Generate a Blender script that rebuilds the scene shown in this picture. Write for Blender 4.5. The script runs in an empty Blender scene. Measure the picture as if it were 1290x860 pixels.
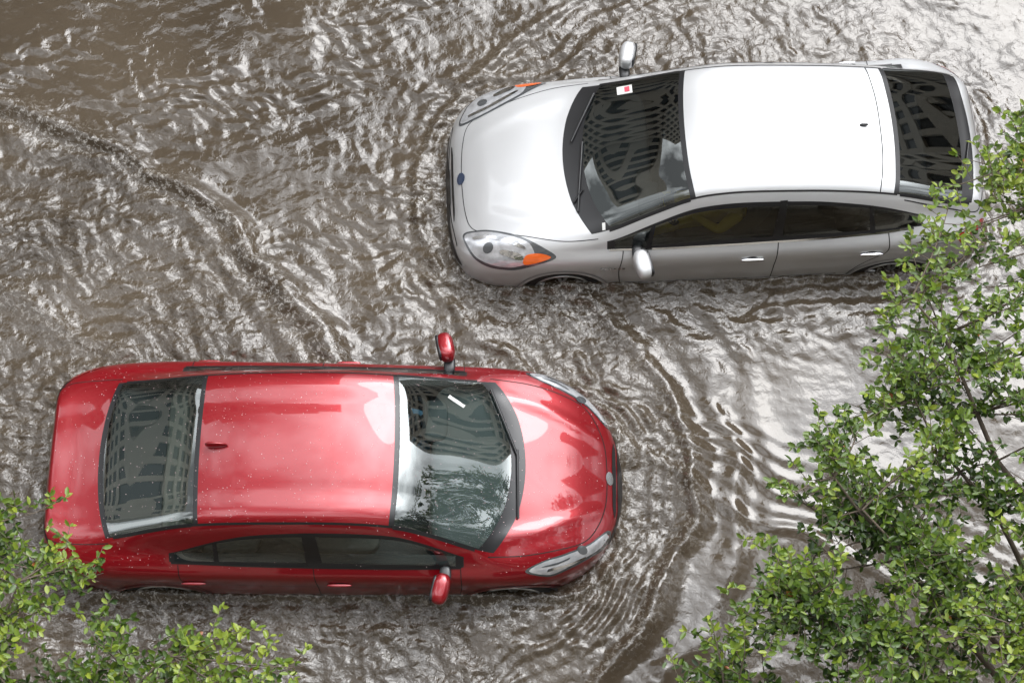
import bpy, math, random
import numpy as np
from mathutils import Vector, Matrix
from mathutils.bvhtree import BVHTree
from mathutils.geometry import delaunay_2d_cdt

random.seed(7)
scene = bpy.context.scene
scene.view_settings.view_transform = 'Standard'
scene.view_settings.look = 'None'
scene.view_settings.exposure = 0
COL = scene.collection
WATER = 0.39   # flood depth above the road

# ------------------------------------------------------------------ materials
def new_mat(name):
    m = bpy.data.materials.new(name); m.use_nodes = True
    nt = m.node_tree
    return m, nt, nt.nodes['Principled BSDF']

def simple(name, col, rough=0.5, metal=0.0, coat=0.0, ior=1.5, noise=0.0, nscale=8.0, coat_rough=0.03):
    m, nt, b = new_mat(name)
    b.inputs['Base Color'].default_value = (*col, 1)
    b.inputs['Roughness'].default_value = rough
    b.inputs['Metallic'].default_value = metal
    b.inputs['Coat Weight'].default_value = coat
    b.inputs['Coat Roughness'].default_value = coat_rough
    b.inputs['IOR'].default_value = ior
    if noise > 0:
        tc = nt.nodes.new('ShaderNodeTexCoord')
        n = nt.nodes.new('ShaderNodeTexNoise'); n.inputs['Scale'].default_value = nscale
        n.inputs['Detail'].default_value = 6
        nt.links.new(tc.outputs['Object'], n.inputs['Vector'])
        mp = nt.nodes.new('ShaderNodeMapRange')
        mp.inputs['To Min'].default_value = 1 - noise; mp.inputs['To Max'].default_value = 1 + noise
        nt.links.new(n.outputs['Fac'], mp.inputs['Value'])
        mx = nt.nodes.new('ShaderNodeVectorMath'); mx.operation = 'SCALE'
        mx.inputs[0].default_value = col
        nt.links.new(mp.outputs['Result'], mx.inputs['Scale'])
        nt.links.new(mx.outputs['Vector'], b.inputs['Base Color'])
    return m

def glass_mat(name, tint, f0=0.08):
    m = bpy.data.materials.new(name); m.use_nodes = True
    nt = m.node_tree; nt.nodes.clear()
    out = nt.nodes.new('ShaderNodeOutputMaterial')
    tr = nt.nodes.new('ShaderNodeBsdfTransparent'); tr.inputs['Color'].default_value = (*tint, 1)
    gl = nt.nodes.new('ShaderNodeBsdfGlossy'); gl.inputs['Roughness'].default_value = 0.015
    gl.inputs['Color'].default_value = (0.95, 1.0, 0.98, 1)
    lw = nt.nodes.new('ShaderNodeLayerWeight'); lw.inputs['Blend'].default_value = 0.5
    pw = nt.nodes.new('ShaderNodeMath'); pw.operation = 'POWER'; pw.inputs[1].default_value = 5
    nt.links.new(lw.outputs['Facing'], pw.inputs[0])
    ma = nt.nodes.new('ShaderNodeMath'); ma.operation = 'MULTIPLY_ADD'; ma.inputs[1].default_value = 1 - f0; ma.inputs[2].default_value = f0
    nt.links.new(pw.outputs[0], ma.inputs[0])
    mx = nt.nodes.new('ShaderNodeMixShader')
    nt.links.new(ma.outputs[0], mx.inputs[0]); nt.links.new(tr.outputs[0], mx.inputs[1])
    nt.links.new(gl.outputs[0], mx.inputs[2]); nt.links.new(mx.outputs[0], out.inputs[0])
    return m

M_RED = simple('red_metallic_paint', (0.25, 0.0015, 0.007), 0.34, 0.45, 1.0, noise=0.06, nscale=3)
M_SILVER = simple('silver_metallic_paint', (0.54, 0.545, 0.55), 0.36, 0.42, 0.8, noise=0.04, nscale=3)
M_GLASS_R = glass_mat('tinted_glass_clear', (0.60, 0.69, 0.67), 0.165)
M_GLASS_P = glass_mat('tinted_glass_dark', (0.27, 0.29, 0.29), 0.12)
M_BLACK = simple('black_trim', (0.012, 0.012, 0.013), 0.35)
M_SEAM = simple('panel_gap', (0.006, 0.005, 0.005), 0.7)
M_RUBBER = simple('tyre_rubber', (0.015, 0.015, 0.016), 0.75, noise=0.3)
M_ALLOY = simple('wheel_alloy', (0.45, 0.46, 0.47), 0.3, 0.9)
M_CHROME = simple('chrome', (0.75, 0.76, 0.78), 0.12, 1.0)
M_LENS = simple('lamp_lens', (0.55, 0.56, 0.58), 0.15, 0.5, 1.0, noise=0.6, nscale=14)
M_LENSD = simple('lamp_inner_dark', (0.09, 0.095, 0.10), 0.15, 0.3, 1.0)
M_ORANGE = simple('turn_signal', (0.75, 0.13, 0.02), 0.2, 0, 1.0, noise=0.2, nscale=30)
M_TAIL = simple('tail_lamp', (0.30, 0.003, 0.006), 0.12, 0, 1.0, noise=0.3, nscale=25)
M_INT = simple('interior_dark', (0.028, 0.028, 0.03), 0.7, noise=0.2)
M_DASH = simple('dashboard_plastic', (0.09, 0.098, 0.10), 0.7, noise=0.2)
M_SEAT = simple('seat_cloth', (0.075, 0.072, 0.068), 0.85, noise=0.2, nscale=30)
M_SEATL = simple('seat_cloth_light', (0.12, 0.115, 0.105), 0.85, noise=0.2, nscale=30)
M_WHITE = simple('paper_white', (0.62, 0.62, 0.60), 0.6)
M_PINK = simple('sticker_red', (0.55, 0.08, 0.12), 0.5)
M_BLUE = simple('badge_blue', (0.10, 0.14, 0.25), 0.2, 0.7, 1)
M_SKIN = simple('skin', (0.35, 0.19, 0.12), 0.5)
M_YEL = simple('yellow_shirt', (0.75, 0.55, 0.03), 0.8)
M_BLU = simple('blue_shirt', (0.10, 0.22, 0.35), 0.8)
M_HAIR = simple('hair', (0.02, 0.013, 0.01), 0.6)

M_DROP, nt, b = new_mat('water_droplet')
b.inputs['Base Color'].default_value = (0.62, 0.45, 0.46, 1)
b.inputs['Roughness'].default_value = 0.05
b.inputs['Coat Weight'].default_value = 1.0

# ------------------------------------------------------------------ mesh utils
def add_mesh(name, verts, faces, mats, parent=None, smooth=True, midx=None):
    me = bpy.data.meshes.new(name)
    me.from_pydata([tuple(v) for v in verts], [], [tuple(f) for f in faces])
    if not isinstance(mats, (list, tuple)): mats = [mats]
    for m in mats: me.materials.append(m)
    if midx is not None:
        me.polygons.foreach_set('material_index', np.array(midx, dtype=np.int32))
    if smooth:
        me.polygons.foreach_set('use_smooth', np.ones(len(me.polygons), dtype=bool))
    me.update()
    ob = bpy.data.objects.new(name, me); COL.objects.link(ob)
    if parent: ob.parent = parent
    return ob

def empty(name, loc=(0, 0, 0), rotz=0):
    e = bpy.data.objects.new(name, None); COL.objects.link(e)
    e.location = loc; e.rotation_euler = (0, 0, rotz); e.empty_display_size = 0.3
    return e

def superell(c, r, e1=0.5, e2=0.5, rot=None, nu=20, nv=28, taper=0.0):
    vs, fs = [], []
    f = lambda w, m: math.copysign(abs(w) ** m, w)
    for i in range(nu + 1):
        u = -math.pi / 2 + math.pi * i / nu
        for j in range(nv):
            v = -math.pi + 2 * math.pi * j / nv
            x = f(math.cos(u), e1) * f(math.cos(v), e2)
            y = f(math.cos(u), e1) * f(math.sin(v), e2)
            z = f(math.sin(u), e1)
            s = 1 + taper * x
            p = Vector((r[0] * x, r[1] * y * s, r[2] * z * s))
            if rot: p = rot @ p
            vs.append((p.x + c[0], p.y + c[1], p.z + c[2]))
    for i in range(nu):
        for j in range(nv):
            a = i * nv + j; b2 = i * nv + (j + 1) % nv
            fs.append((a, b2, b2 + nv, a + nv))
    return vs, fs

def merge(parts):
    V, F = [], []
    for v, f in parts:
        o = len(V); V += list(v); F += [tuple(i + o for i in q) for q in f]
    return V, F

def tube(path, radii, n=8, closed=False):
    vs, fs = [], []
    P = [Vector(p) for p in path]; N = len(P)
    for i, p in enumerate(P):
        if closed: t = (P[(i + 1) % N] - P[i - 1]).normalized()
        else: t = (P[min(i + 1, N - 1)] - P[max(i - 1, 0)]).normalized()
        up = Vector((0, 0, 1)) if abs(t.z) < 0.9 else Vector((1, 0, 0))
        a = t.cross(up).normalized(); c = a.cross(t)
        r = radii[i] if hasattr(radii, '__len__') else radii
        for k in range(n):
            an = 2 * math.pi * k / n
            q = p + (a * math.cos(an) + c * math.sin(an)) * r
            vs.append(tuple(q))
    M = N if closed else N - 1
    for i in range(M):
        for k in range(n):
            k2 = (k + 1) % n; i2 = (i + 1) % N
            fs.append((i * n + k, i * n + k2, i2 * n + k2, i2 * n + k))
    return vs, fs

def pchip(pts):
    pts = sorted(pts); x = np.array([p[0] for p in pts], float); y = np.array([p[1] for p in pts], float)
    h = np.diff(x); d = np.diff(y) / h; m = np.zeros(len(x)); m[0] = d[0]; m[-1] = d[-1]
    for k in range(1, len(x) - 1):
        if d[k - 1] * d[k] > 0:
            w1 = 2 * h[k] + h[k - 1]; w2 = h[k] + 2 * h[k - 1]
            m[k] = (w1 + w2) / (w1 / d[k - 1] + w2 / d[k])
    def f(q):
        q = np.clip(np.asarray(q, float), x[0], x[-1])
        i = np.clip(np.searchsorted(x, q) - 1, 0, len(h) - 1)
        t = (q - x[i]) / h[i]
        return ((2*t**3 - 3*t**2 + 1) * y[i] + (t**3 - 2*t**2 + t) * h[i] * m[i]
                + (-2*t**3 + 3*t**2) * y[i+1] + (t**3 - t**2) * h[i] * m[i+1])
    return f

def smooth_fn(pts, sig=0.07):
    f = pchip(pts); g = np.arange(-2.4, 2.4001, 0.005); y = f(g)
    k = np.exp(-0.5 * (np.arange(-60, 61) * .005 / sig) ** 2); k /= k.sum()
    ys = np.convolve(np.pad(y, 60, mode='edge'), k, 'valid')
    wgt = np.clip((1.95 - np.abs(g)) / .18, 0, 1); wgt = wgt * wgt * (3 - 2 * wgt)
    y = y * (1 - wgt) + ys * wgt
    return lambda q: np.interp(np.asarray(q, float), g, y)

def inpoly(p, poly):
    x, y = p; c = False; n = len(poly)
    for i in range(n):
        x1, y1 = poly[i]; x2, y2 = poly[i - 1]
        if (y1 > y) != (y2 > y) and x < (x2 - x1) * (y - y1) / (y2 - y1) + x1: c = not c
    return c

def smooth_path(pts, closed=False, step=0.015, smooth=True):
    P = [np.array(p, float) for p in pts]; n = len(P); out = []
    rng = n if closed else n - 1
    for i in range(rng):
        p1 = P[i]; p2 = P[(i + 1) % n]
        if closed: p0 = P[i - 1]; p3 = P[(i + 2) % n]
        else:
            p0 = P[max(i - 1, 0)]; p3 = P[min(i + 2, n - 1)]
        L = np.linalg.norm(p2 - p1); k = max(1, int(L / step))
        for s in range(k):
            t = s / k
            if smooth:
                q = 0.5 * ((2 * p1) + (-p0 + p2) * t + (2*p0 - 5*p1 + 4*p2 - p3) * t*t + (-p0 + 3*p1 - 3*p2 + p3) * t**3)
            else: q = p1 + (p2 - p1) * t
            out.append(q)
    if not closed: out.append(P[-1])
    return out

# ------------------------------------------------------------------ car class
class Car:
    def __init__(s, spec, parent):
        s.sp = spec; s.parent = parent
        s.fn = {k: smooth_fn(spec[k]) for k in ('z0', 'r2', 'z2', 'r3', 'z3', 'r4', 'z4')}
    def w(s, x):
        sp = s.sp; x = np.asarray(x, float)
        uf = np.clip((x - sp['fx0']) / (sp['fx'] - sp['fx0']), 0, 1)
        ur = np.clip((sp['rx0'] - x) / (sp['rx0'] - sp['rx']), 0, 1)
        mid = 1 - 0.015 * (x / 1.5) ** 2
        return sp['W'] * np.clip(mid, 0.9, 1) * np.maximum(1 - uf ** sp['fa'], 0) ** (1 / sp['fb']) * np.maximum(1 - ur ** sp['ra'], 0) ** (1 / sp['rb'])
    def cols(s, x):
        f = s.fn; w = s.w(x); z0 = f['z0'](x); z2 = f['z2'](x)
        y2 = w * f['r2'](x)
        ys = [0 * w, y2 * 0.55, y2, w * f['r3'](x), w * f['r4'](x), w * 0.965, w, w * 0.985, w * 0.95]
        z4 = f['z4'](x); z5 = z4 - 0.06; z8 = 0.2
        zs = [z0, z0 - 0.27 * (z0 - z2), z2, f['z3'](x), z4, z5, z8 + (z5 - z8) * 0.66, z8 + (z5 - z8) * 0.3, z8 + 0 * w]
        return np.array(ys), np.array(zs)
    def surf(s, X, v):
        sg = np.sign(v); v = np.abs(v)
        Y, Z = s.cols(X)
        P = np.stack([Y, Z], -1)
        pre = P[1:2] * np.array([-1, 1]); P = np.concatenate([pre, P, P[-1:] + (P[-1:] - P[-2:-1])], 0)
        c = np.linalg.norm(np.diff(P, axis=0), axis=-1) + 1e-5
        d = np.diff(P, axis=0) / c[..., None]
        m = (d[1:] * c[:-1, ..., None] + d[:-1] * c[1:, ..., None]) / (c[:-1] + c[1:])[..., None]
        i = np.clip(np.floor(v).astype(int), 0, 7); t = (v - i)
        I = np.broadcast_to(i, X.shape); T = np.broadcast_to(t, X.shape)[..., None]
        gi = lambda A, k: np.take_along_axis(A, np.broadcast_to(k[None, ..., None], (1,) + k.shape + (2,)), 0)[0]
        p0 = gi(P, I + 1); p1 = gi(P, I + 2); m0 = gi(m, I); m1 = gi(m, I + 1)
        cc = np.take_along_axis(c, (I + 1)[None], 0)[0][..., None]
        q = (2*T**3 - 3*T**2 + 1) * p0 + (T**3 - 2*T**2 + T) * cc * m0 + (-2*T**3 + 3*T**2) * p1 + (T**3 - T**2) * cc * m1
        y = q[..., 0] * np.broadcast_to(sg, X.shape); z = q[..., 1]
        z = z + s.sp['dz'](X, y)
        return np.stack([X, y, z], -1)
    def build(s, paint, glass):
        sp = s.sp
        rows = []; tags = []
        keys = sp['keys']
        x1 = keys[0][0]
        N = 34
        for k in range(N):
            t = 1 - k / N
            rows.append((x1 + (sp['fx'] - x1) * (1 - (1 - t) ** 2.2), 0)); tags.append('body')
        for k in range(len(keys) - 1):
            (xa, ba, n, tg), (xb, bb, _, _) = keys[k], keys[k + 1]
            for j in range(n):
                rows.append((xa + (xb - xa) * j / n, ba + (bb - ba) * j / n)); tags.append(tg)
        x2 = keys[-1][0]
        for k in range(N + 1):
            t = k / N
            rows.append((x2 + (sp['rx'] - x2) * (1 - (1 - t) ** 2.2), 0)); tags.append('body')
        h = list(np.linspace(0, 1, 9)[:-1]) + list(np.linspace(1, 1.95, 9)) + [2, 2.33, 2.66, 3, 3.1, 3.3, 3.5, 3.7, 3.9, 4] + \
            list(np.linspace(4, 5, 5)[1:]) + list(np.linspace(5, 6, 8)[1:]) + list(np.linspace(6, 7, 9)[1:]) + [7.5, 8]
        h = np.array(h); v = np.concatenate([-h[::-1][:-1], h])
        R = np.array(rows); g = np.clip(np.abs(v) / 2, 0, 1) ** 2
        X = R[:, 0][:, None] - R[:, 1][:, None] * g[None, :]
        G = s.surf(X, v[None, :] + 0 * X)
        nr, nc = X.shape
        V = G.reshape(-1, 3)
        a = np.arange(nr * nc).reshape(nr, nc)
        F = np.stack([a[:-1, :-1], a[:-1, 1:], a[1:, 1:], a[1:, :-1]], -1).reshape(-1, 4)
        vc = 0.5 * (np.abs(v[:-1]) + np.abs(v[1:])); xc = 0.5 * (X[:-1, :-1] + X[1:, 1:])
        mi = np.zeros((nr - 1, nc - 1), int)
        for i in range(nr - 1):
            tg = tags[i]
            if tg == 'glass':
                mi[i, vc < 1.95] = 1; mi[i, (vc > 1.95) & (vc < 2)] = 2
            elif tg in ('frit', 'cowl'):
                mi[i, vc < 2] = 2
        side = (vc > 3) & (vc < 4)
        d0, d1 = sp['dlo']
        for j in np.where(side)[0]:
            inn = (xc[:, j] > d0) & (xc[:, j] < d1)
            core = (vc[j] > 3.1) & (vc[j] < 3.9)
            mi[inn, j] = 1 if core else 2
            if core:
                mi[(xc[:, j] > d0) & (xc[:, j] < d0 + 0.05), j] = 2
                mi[(xc[:, j] < d1) & (xc[:, j] > d1 - 0.06), j] = 2
        mi = mi.reshape(-1)
        s.bvh = BVHTree.FromPolygons([tuple(p) for p in V], [tuple(int(q) for q in f) for f in F])
        keep = np.ones(len(F), bool); FC = V[F].mean(1)
        for wx in sp['wheels']:
            rr = np.hypot(FC[:, 0] - wx, FC[:, 2] - 0.32)
            keep &= ~((rr < sp['arch']) & (np.abs(FC[:, 1]) > 0.6))
        used_del = np.zeros(len(V), bool); used_del[F[~keep].ravel()] = True
        used_keep = np.zeros(len(V), bool); used_keep[F[keep].ravel()] = True
        bd = used_del & used_keep
        for wx in sp['wheels']:
            dx = V[:, 0] - wx; dz = V[:, 2] - 0.32; rr = np.hypot(dx, dz)
            q = bd & (rr < sp['arch'] + 0.06) & (V[:, 2] > 0.22)
            V[q, 0] = wx + dx[q] / rr[q] * sp['arch']; V[q, 2] = 0.32 + dz[q] / rr[q] * sp['arch']
        F2 = F[keep]; mi2 = mi[keep]
        s.body = add_mesh('body_shell', V, F2.tolist(), [paint, glass, M_BLACK], s.parent, True, mi2)
        return s.body
    def cast(s, p, axis):
        if axis == 'z': o = Vector((p[0], p[1], 4)); d = Vector((0, 0, -1))
        elif axis == 'y+': o = Vector((p[0], 4, p[1])); d = Vector((0, -1, 0))
        elif axis == 'y-': o = Vector((p[0], -4, p[1])); d = Vector((0, 1, 0))
        elif axis == 'x+': o = Vector((5, p[0], p[1])); d = Vector((-1, 0, 0))
        elif axis == 'x-': o = Vector((-5, p[0], p[1])); d = Vector((1, 0, 0))
        h, n, i, _ = s.bvh.ray_cast(o, d)
        if h is None: return None, None
        if n.dot(d) > 0: n = -n
        return h, n
    def patch(s, name, poly, axis, off, mat, smooth=True, grid=0.022):
        B = smooth_path(poly, True, 0.012, smooth)
        B = [(float(p[0]), float(p[1])) for p in B]
        xs = [p[0] for p in B]; ys = [p[1] for p in B]
        pts = list(B)
        gx = min(xs) + grid / 2
        while gx < max(xs):
            gy = min(ys) + grid / 2
            while gy < max(ys):
                if inpoly((gx, gy), B) and min((gx - b[0])**2 + (gy - b[1])**2 for b in B) > 0.00008: pts.append((gx, gy))
                gy += grid
            gx += grid
        nB = len(B)
        r = delaunay_2d_cdt([Vector(p) for p in pts], [(i, (i + 1) % nB) for i in range(nB)], [], 0, 1e-5)
        v2, f2 = r[0], r[2]
        vs = []; ok = []
        for p in v2:
            h, n = s.cast(p, axis)
            if h is None: vs.append((0, 0, 0)); ok.append(False)
            else: vs.append(tuple(h + n * off)); ok.append(True)
        fs = []
        for f in f2:
            if not all(ok[i] for i in f): continue
            c = (sum(v2[i][0] for i in f) / len(f), sum(v2[i][1] for i in f) / len(f))
            if not inpoly(c, B): continue
            if max((Vector(vs[f[k]]) - Vector(vs[f[k-1]])).length for k in range(len(f))) > 0.15: continue
            fs.append(tuple(f))
        if not fs: return None
        return add_mesh(name, vs, fs, mat, s.parent)
    def both(s, name, poly, axis, off, mat, **k):
        if axis == 'z':
            s.patch(name + '_l', poly, 'z', off, mat, **k); s.patch(name + '_r', [(a, -b) for a, b in poly], 'z', off, mat, **k)
        else:
            s.patch(name + '_l', poly, 'y+', off, mat, **k); s.patch(name + '_r', poly, 'y-', off, mat, **k)
    def ribbon(s, name, path, axis, width, off, mat, closed=False, smooth=True):
        B = smooth_path(path, closed, 0.015, smooth); n = len(B); vs = []; fs = []
        row = []
        for i in range(n):
            if closed: t = B[(i + 1) % n] - B[i - 1]
            else: t = B[min(i + 1, n - 1)] - B[max(i - 1, 0)]
            t = t / (np.linalg.norm(t) + 1e-9); pr = np.array([-t[1], t[0]])
            L = []
            for sd in (-0.5, 0.5):
                q = B[i] + pr * width * sd
                h, nn = s.cast(q, axis)
                L.append(None if h is None else tuple(h + nn * off))
            row.append(L)
        idx = []
        for L in row:
            if L[0] is None or L[1] is None or (Vector(L[0]) - Vector(L[1])).length > width * 5: idx.append(None)
            else: idx.append(len(vs)); vs += L
        rng = n if closed else n - 1
        for i in range(rng):
            a, b2 = idx[i], idx[(i + 1) % n]
            if a is None or b2 is None: continue
            if (Vector(vs[a]) - Vector(vs[b2])).length > 0.12: continue
            fs.append((a, a + 1, b2 + 1, b2))
        if fs: return add_mesh(name, vs, fs, mat, s.parent)
    def bribbon(s, name, path, axis, width, off, mat, **k):
        if axis == 'z':
            s.ribbon(name + '_l', path, 'z', width, off, mat, **k); s.ribbon(name + '_r', [(a, -b) for a, b in path], 'z', width, off, mat, **k)
        else:
            s.ribbon(name + '_l', path, 'y+', width, off, mat, **k); s.ribbon(name + '_r', path, 'y-', width, off, mat, **k)
    def common(s, paint, mirror_x, handle_xs, handle_mat, seat_mat, mirror_z):
        sp = s.sp; par = s.parent
        for wi, wx in enumerate(sp['wheels']):
            for sd in (1, -1):
                yo = float(s.w(wx)) * sd
                vs, fs = [], []; n = 48
                prof = [(0.20, 0.0), (0.30, 0.005), (0.318, -0.02), (0.322, -0.06), (0.322, -0.14), (0.30, -0.19), (0.2, -0.19)]
                for k in range(n):
                    a = 2 * math.pi * k / n
                    for r, yy in prof: vs.append((wx + r * math.cos(a), (abs(yo) - 0.03 + yy) * sd, 0.32 + r * math.sin(a)))
                m = len(prof)
                for k in range(n):
                    for q in range(m - 1): fs.append((k*m+q, ((k+1) % n)*m+q, ((k+1) % n)*m+q+1, k*m+q+1))
                add_mesh('tyre_%d_%s' % (wi, 'l' if sd > 0 else 'r'), vs, fs, M_RUBBER, par)
                parts = []
                for k in range(5):
                    a = 2 * math.pi * k / 5 + 0.3
                    for da in (-0.16, 0.16):
                        p0 = (wx + 0.03 * math.cos(a), yo - 0.05 * sd, 0.32 + 0.03 * math.sin(a))
                        p1 = (wx + 0.225 * math.cos(a + da), yo - 0.032 * sd, 0.32 + 0.225 * math.sin(a + da))
                        parts.append(tube([p0, p1], [0.018, 0.014], 6))
                rim = [(wx + 0.225 * math.cos(2*math.pi*k/40), yo - 0.03 * sd, 0.32 + 0.225 * math.sin(2*math.pi*k/40)) for k in range(40)]
                parts.append(tube(rim, 0.012, 6, True))
                V, F = merge(parts); add_mesh('rim_%d_%s' % (wi, 'l' if sd > 0 else 'r'), V, F, M_ALLOY, par)
                vs, fs = [], []; R = sp['arch'] + 0.004
                for k in range(25):
                    a = -0.35 + (math.pi + 0.7) * k / 24
                    vs += [(wx + R * math.cos(a), yo * 0.965, 0.32 + R * math.sin(a)), (wx + R * math.cos(a), 0.5 * sd, 0.32 + R * math.sin(a))]
                for k in range(24): fs.append((2*k, 2*k+1, 2*k+3, 2*k+2))
                vs.append((wx, 0.5 * sd, 0.32)); c = len(vs) - 1
                for k in range(24): fs.append((2*k+1, c, 2*k+3))
                add_mesh('wheel_house_%d_%s' % (wi, 'l' if sd > 0 else 'r'), vs, fs, M_SEAM, par, False)
            R = sp['arch'] + 0.012
            arc = [(wx + R * math.cos(a), 0.32 + R * math.sin(a)) for a in np.linspace(0.05, math.pi - 0.05, 16)]
            s.bribbon('arch_lip_%d' % wi, arc, 'y', 0.03, 0.006, paint)
            R = sp['arch'] + 0.030
            arc = [(wx + R * math.cos(a), 0.32 + R * math.sin(a)) for a in np.linspace(0.05, math.pi - 0.05, 16)]
            s.bribbon('arch_edge_%d' % wi, arc, 'y', 0.004, 0.003, M_SEAM)
        for sd in (1, -1):
            ym = (float(s.w(mirror_x)) + 0.085) * sd
            rot = Matrix.Rotation(0.22 * sd, 3, 'Z') @ Matrix.Rotation(-0.12 * sd, 3, 'X')
            tagc = 'l' if sd > 0 else 'r'
            v, f = superell((mirror_x, ym, mirror_z), (0.068, 0.120, 0.075), 0.65, 0.75, rot)
            add_mesh('door_mirror_' + tagc, v, f, paint, par)
            v, f = superell((mirror_x - 0.054, ym - 0.004 * sd, mirror_z), (0.017, 0.102, 0.060), 0.5, 0.5, rot)
            add_mesh('mirror_glass_' + tagc, v, f, M_BLACK, par)
            v, f = superell((mirror_x + 0.03, ym - 0.12 * sd, mirror_z - 0.055), (0.045, 0.075, 0.022), 0.7, 0.7)
            add_mesh('mirror_foot_' + tagc, v, f, M_BLACK, par)
        for k, (hx, hz) in enumerate(handle_xs):
            for sd, ax in ((1, 'y+'), (-1, 'y-')):
                h, n = s.cast((hx, hz), ax)
                s.patch('handle_cup_%d%s' % (k, 'l' if sd > 0 else 'r'), [(hx + .05 * math.cos(t), hz + .026 * math.sin(t)) for t in np.linspace(0, 2*math.pi, 12)[:-1]], ax, 0.0015, M_SEAM)
                v, f = superell((hx, h.y + 0.014 * sd, hz), (0.095, 0.014, 0.016), 0.6, 0.8)
                add_mesh('door_handle_%d%s' % (k, 'l' if sd > 0 else 'r'), v, f, handle_mat, par)
        fl = [(-1.75, -.74, .50), (1.35, -.74, .50), (1.35, .74, .50), (-1.75, .74, .50)]
        add_mesh('cabin_floor', fl, [(0, 1, 2, 3)], M_INT, par, False)
        parts = []
        for sd in (1, -1):
            parts.append(superell((0.12, .37 * sd, .66), (.27, .25, .09), .4, .4))
            rot = Matrix.Rotation(-0.35, 3, 'Y')
            parts.append(superell((-.22, .37 * sd, .88), (.09, .24, .28), .4, .4, rot))
            parts.append(superell((-.33, .37 * sd, 1.17), (.05, .13, .07), .5, .5, rot))
        parts.append(superell((-.78, 0, .66), (.26, .62, .09), .3, .3))
        parts.append(superell((-1.08, 0, .86), (.09, .62, .24), .3, .3, Matrix.Rotation(-0.4, 3, 'Y')))
        V, F = merge(parts); add_mesh('seats', V, F, seat_mat, par)
        parts = [superell((sp['dash'], 0, .79), (.34, .68, .13), .35, .35, Matrix.Rotation(0.12, 3, 'Y'))]
        parts.append(superell((sp['dash'] - .30, .37, .92), (.10, .17, .05), .5, .5))
        V, F = merge(parts); add_mesh('dashboard', V, F, M_DASH, par)
        for sd in (1, -1):
            v, f = superell((-.1, .72 * sd, .68), (1.15, .05, .20), .2, .3); add_mesh('door_card_' + ('l' if sd > 0 else 'r'), v, f, M_INT, par)
        parts = [superell((-1.42, 0, sp['shelf']), (.26, .60, .03), .3, .3)]
        V, F = merge(parts); add_mesh('parcel_shelf', V, F, M_INT, par)
        c = Vector((sp['dash'] - .46, .37, .91)); rot = Matrix.Rotation(-1.05, 3, 'Y')
        ring = [c + rot @ Vector((.185 * math.cos(a), .185 * math.sin(a), 0)) for a in np.linspace(0, 2*math.pi, 33)[:-1]]
        parts = [tube(ring, .016, 8, True), superell(tuple(c), (.06, .06, .03), .6, .6, rot)]
        for a in (0, 2.2, 4.1):
            parts.append(tube([c, c + rot @ Vector((.18 * math.cos(a), .18 * math.sin(a), 0))], .016, 6))
        V, F = merge(parts); add_mesh('steering_wheel', V, F, M_INT, par)
        v, f = superell((sp['rvm'][0], 0, sp['rvm'][1]), (.02, .11, .03), .5, .5); add_mesh('rear_view_mirror', v, f, M_BLACK, par)
    def wiper(s, name, a, b2):
        pts = smooth_path([a, b2], False, 0.06, False); P = []
        for p in pts:
            h, n = s.cast(p, 'z')
            if h: P.append(h + n * 0.018)
        v, f = tube(P, [0.009] * len(P), 6)
        add_mesh(name, v, f, M_BLACK, s.parent)

# ------------------------------------------------------------------ red sedan
def ridge(x, y, pts, amp, wd, x0, x1):
    yr = np.interp(x, [p[0] for p in pts], [p[1] for p in pts])
    env = np.clip((x - x0) / 0.15, 0, 1) * np.clip((x1 - x) / 0.12, 0, 1)
    return amp * env * np.exp(-((np.abs(y) - yr) / wd) ** 2)

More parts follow.
